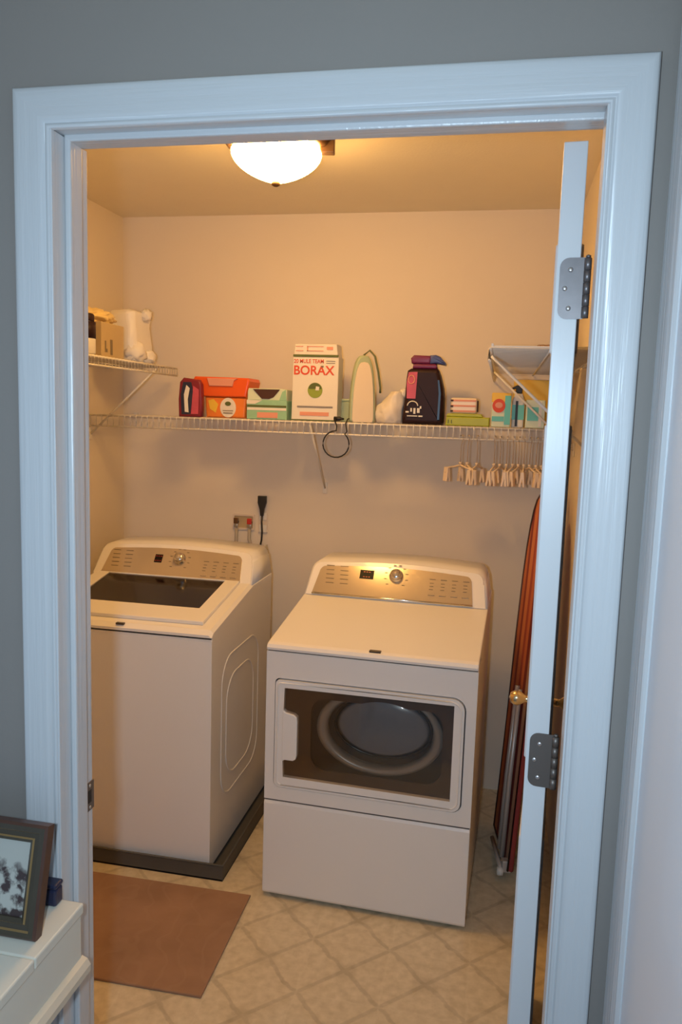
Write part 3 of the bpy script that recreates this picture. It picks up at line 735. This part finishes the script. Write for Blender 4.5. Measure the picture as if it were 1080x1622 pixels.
# clothes iron standing on its heel
t = thing('clothes_iron', 'cream and sage green clothes iron standing upright on its heel', 'iron', (-.255, 1.945, ZS), .35)
def ogive(w_, h_, n_=10):
    L_ = [( w_*math.cos(PI/2*(k/n_))**.62, .01+(h_-.01)*math.sin(PI/2*(k/n_))**1.0) for k in range(n_+1)]
    return [(w_*.92, 0)]+L_+[(-x, z) for x, z in L_[::-1][1:]]+[(-w_*.92, 0)]
obj('soleplate', B().prism(ogive(.042, .235), 'y', -.040, -.032, .0015, 1), M['cream'], t)
obj('skirt', B().prism(ogive(.052, .262), 'y', -.032, .004, .010, 3), M['sage'], t, smooth=True)
obj('body', B().prism(ogive(.044, .215), 'y', .004, .052, .016, 3), M['sage'], t, smooth=True)
hp = [(.010, .055, .185), (.014, .085, .205), (.018, .105, .185), (.02, .112, .13), (.018, .108, .075), (.014, .09, .045), (.010, .055, .040)]
obj('handle', B().tube(hp, [.012, .013, .014, .015, .014, .014, .012], 10), M['sage'], t)
obj('dial', B().lathe([(.018, 0), (.018, .008), (0, .010)], (0, .052, .12), 16, 'y'), M['cream'], t)
# hoop of iron cord arching above, and cord loop hanging through the shelf
pts = [(.012, .05, .20), (.010, .03, .268), (.030, .02, .285), (.052, .02, .262), (.068, .02, .20), (.078, .02, .14), (.080, .03, .12)]
obj('steam_hose', B().tube(pts, .0042, 8), M['dsage'], t)
t2 = [(.0, .05, .01), (.0, .0, -.02)]
cx, cz = -.333, 1.495
loop = [(-.300, 1.952, 1.594), (-.296, 1.915, 1.592), (-.297, 1.88, 1.588), (-.298, 1.853, 1.572), (-.292, 1.850, 1.54)]
for k in range(0, 21):
    a = .55*PI/2 - 2*PI*k/21*.93
    loop.append((cx+.052*math.cos(a)+.0, 1.846, cz-.004+.052*math.sin(a)))
loop.append((cx-.0, 1.850, 1.562)); loop.append((cx-.01, 1.858, 1.582)); loop.append((cx-.012, 1.885, 1.586))
iron = t
pc = obj('power_cord', B().tube(loop, .0028, 7), M['rubber'])
adopt(pc, iron)
cp = obj('cord_plug', B().lathe([(.009, 0), (.009, .022), (.005, .032), (.003, .040)], (-.352, 1.885, 1.589), 10, 'x'), M['rubber'])
adopt(cp, pc)
# crumpled white bag
t = thing('plastic_bag', 'crumpled white plastic bag between the iron and the dark bottle', 'bag', (-.138, 1.96, ZS))
bg = B(); bg.blob((0, 0, .035), (.060, .050, .060), .16, 10, 4, 3, flat=.0)
for v in bg.bm.verts:      # pull up the right side into a peak
    v.co.z *= (1+1.15*max(0, (v.co.x+.02))/.08) if v.co.z > .02 else 1
    v.co.z = min(v.co.z, .125)
obj('body', bg, M['bag'], t)
obj('knot', B().blob((.050, -.01, .118), (.018, .016, .020), .3, 16, 3, 5), M['bag'], t)
# dark detergent bottle
t = thing('detergent_bottle', 'large near-black detergent bottle with a plum and blue pour cap', 'bottle', (-.004, 1.935, ZS))
o_ = [(-.080, 0), (.074, 0), (.078, .012), (.078, .10), (.074, .14), (.060, .190), (.050, .213), (-.052, .213), (-.066, .205), (-.070, .17), (-.073, .10), (-.080, .03)]
obj('body', B().prism(o_, 'y', -.050, .050, .018, 4), M['blk'], t, smooth=True)
obj('cap_collar', B().prism([(-.048, .213), (.046, .213), (.042, .232), (-.046, .232)], 'y', -.036, .036, .006, 2), M['capm'], t, smooth=True)
obj('pour_cap', B().prism([(-.052, .232), (.020, .232), (.020, .262), (-.044, .264), (-.056, .252)], 'y', -.040, .040, .007, 2), M['capm'], t, smooth=True)
obj('pour_cap', B().prism([(.018, .232), (.040, .234), (.076, .228), (.078, .236), (.058, .258), (.040, .266), (.018, .264)], 'y', -.040, .040, .007, 2), M['capb'], t, smooth=True)
M['capb2'] = mat('bottle_blue_side', (.02, .05, .14), .3)
obj('printed_label', B().prism([(-.064, .098), (-.030, .098), (-.026, .200), (-.060, .198), (-.066, .160)], 'y', -.0525, -.0490), M['magenta'], t)
obj('label_ring', B().tube([(-.048+.012*math.cos(a), -.0535, .170+.016*math.sin(a)) for a in [2*PI*k/20 for k in range(20)]], .0022, 6, True), M['pinkish'], t)
mk = B()
mk.tube([(-.040+.020*math.cos(a), -.0520, .070+.018*math.sin(a)) for a in [PI*k/12 for k in range(13)]], .0024, 6)
for (x, z, w_, h_) in ((-.066, .044, .012, .006), (-.048, .048, .006, .014), (-.036, .040, .008, .022), (-.022, .044, .010, .018), (-.060, .030, .040, .0035), (-.016, .029, .016, .005), (-.012, .060, .006, .010)):
    mk.box(x, x+w_, -.0530, -.0495, z, z+h_)
obj('printed_marks', mk, M['white'], t, 'stuff')
obj('printed_stripe', B().prism([(.056, .02), (.064, .02), (.066, .12), (.058, .17), (.052, .17), (.058, .12)], 'y', -.0520, -.0490), M['capb2'], t)
# lime tub with a packet on it
t = thing('lime_tub', 'low lime green tub beside the dark bottle', 'container', (.166, 1.935, ZS))
obj('body', B().prism([(-.082, 0), (.084, 0), (.084, .034), (-.078, .034)], 'y', -.055, .055, .004, 2), M['lime'], t)
obj('lid', B().prism([(-.080, .034), (.060, .034), (.052, .046), (-.074, .046)], 'y', -.056, .056, .003, 2), M['lime'], t)
obj('printed_lines', B().box(-.072, -.069, -.0565, -.0545, .008, .022).box(-.060, -.057, -.0565, -.0545, .008, .022), M['bgreen'], t)
t = thing('soap_packet', 'small cream packet with pink bands lying on the lime tub', 'packet', (.150, 1.945, ZS+.0462))
obj('body', B().box(-.050, .050, -.040, .040, 0, .060, .008, 3), M['cream'], t)
for z in (.010, .030, .050): obj('printed_band', B().box(-.047, .046, -.0412, -.0395, z-.004, z+.003), M['pinkish'], t)
obj('end_seal', B().box(.046, .054, -.036, .036, .008, .052, .003), M['brown'], t)
for z in (.010, .028, .050): obj('corner_mark', B().box(-.050, -.040, -.0420, -.0395, z-.004, z+.003), M['brown'], t)
# right-hand cartons and jars
t = thing('carton', 'yellow and green carton with a red oval at the right end of the shelf', 'box', (.296, 1.935, ZS))
obj('body', B().box(-.040, .030, -.050, .050, .0, .125, .003), M['lmint'], t)
obj('yellow_top', B().box(-.041, .031, -.051, .051, .092, .128, .003), M['yellow'], t)
obj('red_oval', B().prism([(-.014+.024*math.cos(a), .080+.026*math.sin(a)) for a in [2*PI*k/20 for k in range(20)]], 'y', -.0535, -.0500), M['borax_red'], t)
obj('oval_centre', B().prism([(-.014+.014*math.cos(a), .082+.011*math.sin(a)) for a in [2*PI*k/20 for k in range(20)]], 'y', -.0545, -.0530), M['pinkish'], t)
obj('printed_stripe', B().box(.008, .030, -.0520, -.0495, .010, .118), M['teal'], t)
obj('printed_stripe', B().box(-.038, .006, -.0520, -.0495, .022, .040), M['teal'], t)
t = thing('spray_bottle', 'slim white bottle with a teal band and black trigger on the shelf', 'bottle', (.354, 1.935, ZS))
obj('body', B().prism([(-.022, 0), (.022, 0), (.023, .10), (.014, .128), (-.014, .128), (-.023, .10)], 'y', -.03, .03, .008, 3), M['paper'], t, smooth=True)
obj('printed_band', B().box(-.0225, .0225, -.0312, -.0295, .03, .085), M['teal'], t)
obj('trigger', B().prism([(-.012, .128), (.012, .128), (.014, .156), (-.008, .160), (-.026, .150), (-.024, .144), (-.012, .146)], 'y', -.009, .009, .003), M['rubber'], t)
obj('dark_stripe', B().box(-.010, -.001, -.0325, -.0305, .004, .100), M['rubber'], t)
t = thing('carton', 'teal and white carton behind the open door edge on the shelf', 'box', (.412, 1.935, ZS))
obj('body', B().box(-.030, .040, -.050, .050, .0, .105, .003), M['lmint'], t)
obj('printed_panel', B().box(-.024, .016, -.0520, -.0495, .028, .078), M['teal'], t)
obj('white_edge', B().box(.018, .028, -.0520, -.0495, .006, .100), M['paper'], t)
t = thing('carton', 'plain yellow box standing behind the teal carton', 'box', (.405, 2.06, ZS))
obj('body', B().box(-.07, .07, -.03, .03, 0, .185, .002), M['yellow'], t)
obj('top_flap', B().box(-.068, .068, -.028, .028, .185, .1865), M['tan'], t)

# ------------------------------------------------------------------ things on the left shelf (top z about 1.782)
ZL = 1.7850
t = thing('jar', 'white jar with a black label at the near end of the left shelf', 'jar', (-1.140, 1.375, ZL))
obj('body', B().lathe([(.036, 0), (.042, .006), (.042, .100), (.036, .112), (.034, .115)], n=24), M['white'], t)
obj('lid', B().lathe([(.037, .114), (.038, .118), (.038, .136), (.034, .140), (0, .140)], n=24), M['blk'], t)
obj('label', B().lathe([(.0428, .055), (.0428, .112)], n=24), M['blk'], t)
t = thing('carton', 'tan printed carton on the left shelf beside the wrapped rolls', 'box', (-1.200, 1.56, ZL))
obj('body', B().box(-.075, .075, -.085, .085, 0, .125, .002), M['tan'], t)
pm = B()
for (y, z, h_) in ((-.06, .02, .04), (-.05, .02, .012), (-.02, .012, .055), (-.012, .012, .055)): pm.box(.0745, .0765, y, y+.008, z, z+h_)
for (x, z, w_, h_) in ((-.06, .018, .012, .045), (-.045, .018, .02, .012), (-.005, .015, .010, .060), (.012, .015, .010, .045)): pm.box(x, x+w_, -.0865, -.0845, z, z+h_)
obj('printed_marks', pm, M['print'], t, 'stuff')
t = thing('plastic_bag', 'pale yellow knotted bag lying on top of the tan carton', 'bag', (-1.205, 1.56, ZL+.1252))
obj('body', B().blob((0, 0, .024), (.070, .095, .030), .35, 14, 4, 7, flat=0), M['yellowbag'], t)
obj('knot', B().blob((-.02, -.07, .060), (.018, .02, .030), .3, 12, 3, 2), M['yellowbag'], t)
t = thing('wrapped_rolls', 'tall bundle of white paper rolls in crinkled film wrap', 'paper rolls', (-1.215, 1.885, ZL))
rb = B().prism([(-.070, .0), (.05, .0), (.056, .06), (.052, .15), (.048, .205), (.02, .216), (-.045, .212), (-.068, .19), (-.072, .08)], 'y', -.08, .10, .03, 4)
bmesh.ops.subdivide_edges(rb.bm, edges=rb.bm.edges[:], cuts=2, use_grid_fill=True)
for v in rb.bm.verts:
    k = noise.noise(v.co*22)*.010; v.co.x += k; v.co.y += noise.noise(v.co*19+Vector((3, 1, 2)))*.012
obj('body', rb, M['tissue'], t, smooth=True)
obj('film_tuft', B().blob((.060, .02, .200), (.018, .03, .024), .4, 16, 3, 9), M['tissue'], t)
obj('film_tuft', B().blob((.040, -.04, .045), (.040, .05, .042), .35, 12, 3, 11), M['tissue'], t)
obj('film_tuft', B().blob((.056, .05, .030), (.026, .04, .028), .35, 12, 3, 12), M['tissue'], t)
# ------------------------------------------------------------------ on the right shelf
t = thing('wicker_basket', 'small brown wicker basket on the right wall shelf', 'basket', (.475, 1.90, 1.796))
obj('body', B().prism(rrect(-.065, .065, -.11, .11, .02), 'z', 0, .075, .0), M['wicker'], t)
obj('rim', B().tube([(p[0], p[1], .076) for p in rrect(-.066, .066, -.111, .111, .02)], .005, 6, True), M['wicker'], t)
t = thing('shelf_liner', 'flat white liner board lying on the right wall shelf', 'board', (.405, 1.44, 1.7945))
obj('panel', B().box(-.140, .140, -.445, .28, .0008, .006, .001, 1), M['white'], t)
obj('edge_strip', B().box(-.147, -.140, -.445, .28, .0008, .012, .001, 1), M['white'], t)

# ------------------------------------------------------------------ clip hangers below the shelf
def copy_tree(o, parent=None):
    c = o.copy(); C.objects.link(c)
    if parent: c.parent = parent
    for ch in [x for x in bpy.data.objects if x.parent == o]: copy_tree(ch, c)
    return c
def hanger(label):
    t = thing('clip_hanger', label, 'hanger', (0, 0, 0), 0, 'clip hangers under the shelf')
    hk = [(0, .006, .006), (0, -.004, .010), (0, -.012, .004), (0, -.011, -.008), (0, -.004, -.018), (0, 0, -.035), (0, 0, -.100)]
    obj('hook', B().tube(hk, .0019, 6), M['hmet'], t)
    obj('bar', B().tube([(-.004, 0, -.100), (0, 0, -.098), (.004, 0, -.100)], .006, 6).tube([(0, -.085, -.122), (0, -.03, -.112), (0, 0, -.104), (0, .03, -.112), (0, .085, -.122)], .0035, 6), M['hang'], t)
    for y in (-.078, .078):
        c_ = obj('clip', B().prism([(-.006, -.118), (.006, -.118), (.009, -.150), (.011, -.172), (.004, -.174), (.0, -.150), (-.004, -.174), (-.011, -.172), (-.009, -.150)], 'y', y-.012, y+.012, .0015, 1), M['hang'], t)
        obj('spring', B().tube([(-.009, y, -.140), (.0, y, -.136), (.009, y, -.140)], .0022, 6), M['hmet'], c_)
    return t
specs = [(.150, .75, 'clip hanger farthest left under the shelf, turned wide open'), (.176, .35, 'second clip hanger from the left, hanging close to the first'),
         (.212, -.3, 'third clip hanger from the left, last of the left cluster')]
rx = (.276, .298, .322, .345, .366, .386, .407, .430, .450)
h0 = hanger(specs[0][2])
allh = [(x, a, l) for x, a, l in specs]+[(x, random.uniform(-.35, .35), 'one of the cream clip hangers bunched beside the open door') for x in rx]
for i, (x, a, l) in enumerate(allh):
    o = h0 if i == 0 else copy_tree(h0)
    o.location = (x, 1.8655, 1.5345+random.uniform(-.001, .001)); o.rotation_euler = (0, 0, a if i else a)
    o['label'] = l
    if i < 3 and 'group' in o.keys(): del o['group']
for o in bpy.data.objects:
    if o.name.startswith('clip_hanger') and 'bunched' in o['label']: o['group'] = 'clip hangers bunched by the door'

# ------------------------------------------------------------------ wall fittings
t = thing('wall_outlet', 'white wall outlet on the back wall with a black plug', 'outlet', (-.722, YB, 1.118))
obj('cover_plate', B().box(-.022, .022, -.006, 0, -.046, .040, .003), M['cplate'], t)
obj('receptacle', B().box(-.017, .017, -.009, -.005, -.045, -.010, .003), M['white'], t)
obj('receptacle', B().box(-.017, .017, -.009, -.005, .010, .045, .003), M['white'], t)
t = thing('power_plug', 'tapered black plug standing above the wall outlet', 'plug', (-.722, YB-.020, 1.150))
obj('body', B().prism([(-.006, 0), (.006, 0), (.010, .030), (.019, .058), (.019, .088), (-.019, .088), (-.019, .058), (-.010, .030)], 'y', -.012, .010, .004, 2), M['rubber'], t, smooth=True)
cord = [(-.722, YB-.020, 1.150), (-.722, YB-.024, 1.12), (-.720, YB-.022, 1.08), (-.722, YB-.022, 1.04), (-.730, YB-.025, 1.00), (-.740, YB-.03, .96), (-.748, YB-.04, .90), (-.75, YB-.06, .7), (-.75, YB-.07, .3)]
adopt(obj('power_cord', B().tube(cord, .0042, 8), M['rubber']), t)
t = thing('valve_box', 'small recessed water valve box with red handles behind the washer', 'valve box', (-.812, YB, 1.115))
obj('frame', ring_plate(rrect(-.052, .052, -.035, .035, .004), rrect(-.044, .044, -.027, .027, .003), -.006, 0), M['cplate'], t)
obj('backplate', B().box(-.045, .045, -.002, 0, -.028, .028), M['tan'], t)
for x, m_ in ((-.028, 'bronze'), (.034, 'red')):
    v_ = obj('valve', B().lathe([(.006, 0), (.006, -.022), (.004, -.026)], (x, 0, .0), 12, 'y'), M['bronze'], t)
    obj('handle', B().box(x-.011, x+.011, -.032, -.024, -.006, .020, .003), M[m_], v_)
    obj('outlet_pipe', B().lathe([(.005, -.03), (.005, .0)], (x, -.012, 0), 10), M['screw'], v_)
for k, (x, s_) in enumerate(((-.842, 0), (-.782, 1))):
    tag(obj('water_hose', B().tube([(x, YB-.012, 1.086), (x+.002, YB-.020, 1.04), (x+.01+.03*k, YB-.04, .95), (x+.02+.03*k, YB-.05, .7)], .008, 8), M['gcord']),
        'grey water hose under the left valve handle' if k == 0 else 'grey water hose under the right valve handle', 'hose')
tag(obj('drain_hose', B().tube([(-.700, YB-.014, 1.02), (-.692, YB-.014, .97), (-.690, YB-.014, .85), (-.689, YB-.016, .6), (-.69, YB-.02, .2), (-.69, YB-.02, .02)], .0045, 8), M['gcord']), 'thin pale hose hanging down the back wall between washer and dryer', 'hose')

# ------------------------------------------------------------------ ironing board leaning behind the door
ib = thing('ironing_board', 'folded ironing board with an orange and maroon striped cover leaning behind the door', 'ironing board')
def nose(hw, L_):
    pts = [(-hw, 0.0), (hw, 0.0), (hw, L_*.55)]
    for k in range(1, 13):
        a = PI*k/13; q = .5-.5*math.cos(a)
        x_ = hw*math.cos(a)**1 if False else hw*(1-2*q); z_ = L_*.55+L_*.45*math.sin(a)**.55
        pts.append((x_, z_))
    pts.append((-hw, L_*.55)); return pts
base = Vector((.388, 1.655, .030)); topp = Vector((.462, 1.77, 1.345))
zax = (topp-base).normalized(); yax = Vector((-.13, 1, 0)); yax = (yax-yax.dot(zax)*zax).normalized(); xax = yax.cross(zax)
ib.matrix_world = Matrix(((xax.x, yax.x, zax.x, base.x), (xax.y, yax.y, zax.y, base.y), (xax.z, yax.z, zax.z, base.z), (0, 0, 0, 1)))
Lb = (topp-base).length
obj('cover', B().prism(nose(.185, Lb), 'x', -.009, .009, .006, 2), M['cover'], ib)
obj('hem', B().tube([(-.010, p[0], p[1]) for p in nose(.181, Lb-.006)], .004, 6, True), M['fwood2'], ib)
# folded legs on the left face (towards the camera)
for yy_, z1_ in ((-.120, .62), (-.055, .62)):
    obj('leg', B().tube([(-.024, yy_, .02), (-.026, yy_*.9, .3), (-.024, yy_*.8, z1_)], .009, 8), M['tube'], ib)
obj('leg_crossbar', B().tube([(-.034, -.165, .004), (-.034, -.06, .004), (-.034, .06, .004)], .008, 8), M['tube'], ib)
obj('wheel', B().lathe([(0, -.012), (.014, -.010), (.016, 0), (.014, .010), (0, .012)], (-.034, -.168, -.010), 16, 'x'), M['white'], ib)
obj('foot_cap', B().box(-.030, .004, -.175, -.14, -.012, .03, .005), M['tube'], ib)

# ------------------------------------------------------------------ hallway console table, frame, little box
tb = thing('console_table', 'cream painted console table at the lower left beside the doorway', 'table', (-.365, -.004, 0))
obj('tabletop', B().box(-1.0, 0, -.145, .0, .735, .755, .003), M['table'], tb)
obj('tabletop', B().box(-1.0, 0, -.46, -.1465, .735, .755, .003), M['table'], tb)
obj('apron', B().box(-.995, -.003, -.455, -.004, .655, .735, .002), M['table'], tb)
ml = B().prism([(-.004, .656), (.006, .652), (.012, .642), (.012, .630), (.005, .622), (-.004, .620)], 'y', -.468, .0, .0)
ml.prism([(-.460, .656), (-.472, .642), (-.472, .630), (-.460, .620)], 'x', -1.0, .0, .0)
obj('molding', ml, M['tablem'], tb)
for x in (-.05, -.95):
    for y in (-.10, -.42):
        lg = B(); a, b2 = .024, .014
        vs0 = [lg.bm.verts.new((x+sx*a, y+sy*a, .655)) for sx, sy in ((-1, -1), (1, -1), (1, 1), (-1, 1))]
        vs1 = [lg.bm.verts.new((x+sx*b2, y+sy*b2, 0)) for sx, sy in ((-1, -1), (1, -1), (1, 1), (-1, 1))]
        lg.bm.faces.new(vs0); lg.bm.faces.new(vs1[::-1])
        for k in range(4): lg.bm.faces.new((vs0[k], vs0[(k+1) % 4], vs1[(k+1) % 4], vs1[k]))
        bmesh.ops.recalc_face_normals(lg.bm, faces=lg.bm.faces)
        obj('leg', lg, M['table'], tb)
pf = thing('picture_frame', 'dark wooden picture frame with a winter etching, standing on the cream table', 'picture frame', (-.386, -.113, .7555))
pf.rotation_euler = (-math.radians(14), 0, 0)
Wf, Hf, bw = .235, .178, .030
def bar(p, prof_pts):
    pass
fr = B()
# mitred bars: outer rectangle to inner rectangle, stepped profile
levels = [(0, .014), (0, -.004), (.004, -.008), (.012, -.008), (.014, -.004), (.022, -.003), (.024, -.006), (bw, -.001), (bw, .006)]
rings = []
for d, y in levels:
    rings.append([fr.bm.verts.new(p) for p in ((-Wf+d, y, d), (-d, y, d), (-d, y, Hf-d), (-Wf+d, y, Hf-d))])
for a, b2 in zip(rings, rings[1:]):
    for k in range(4): fr.bm.faces.new((a[k], a[(k+1) % 4], b2[(k+1) % 4], b2[k]))
for k, f_ in enumerate(fr.bm.faces): f_.material_index = 1 if (k//4) in (3, 5) else (2 if (k//4) in (0, 1) else 0)
bmesh.ops.recalc_face_normals(fr.bm, faces=fr.bm.faces)
obj('frame', fr, [M['fwood'], M['gold'], M['fwood2']], pf)
obj('backing', B().box(-Wf+.004, -.004, .006, .013, .004, Hf-.004), M['brown'], pf)
obj('print', B().box(-Wf+bw-.001, -bw+.001, .003, .0065, bw-.001, Hf-bw+.001), M['print_art'], pf)
pb = thing('trinket_box', 'tiny dark blue box peeking out behind the picture frame', 'box', (-.431, -.018, .7555))
obj('body', B().box(-.028, .028, -.012, .012, 0, .030, .004), M['navy'], pb)
obj('lid', B().box(-.029, .029, -.013, .013, .031, .040, .004), M['navy'], pb)

bpy.context.view_layer.update()
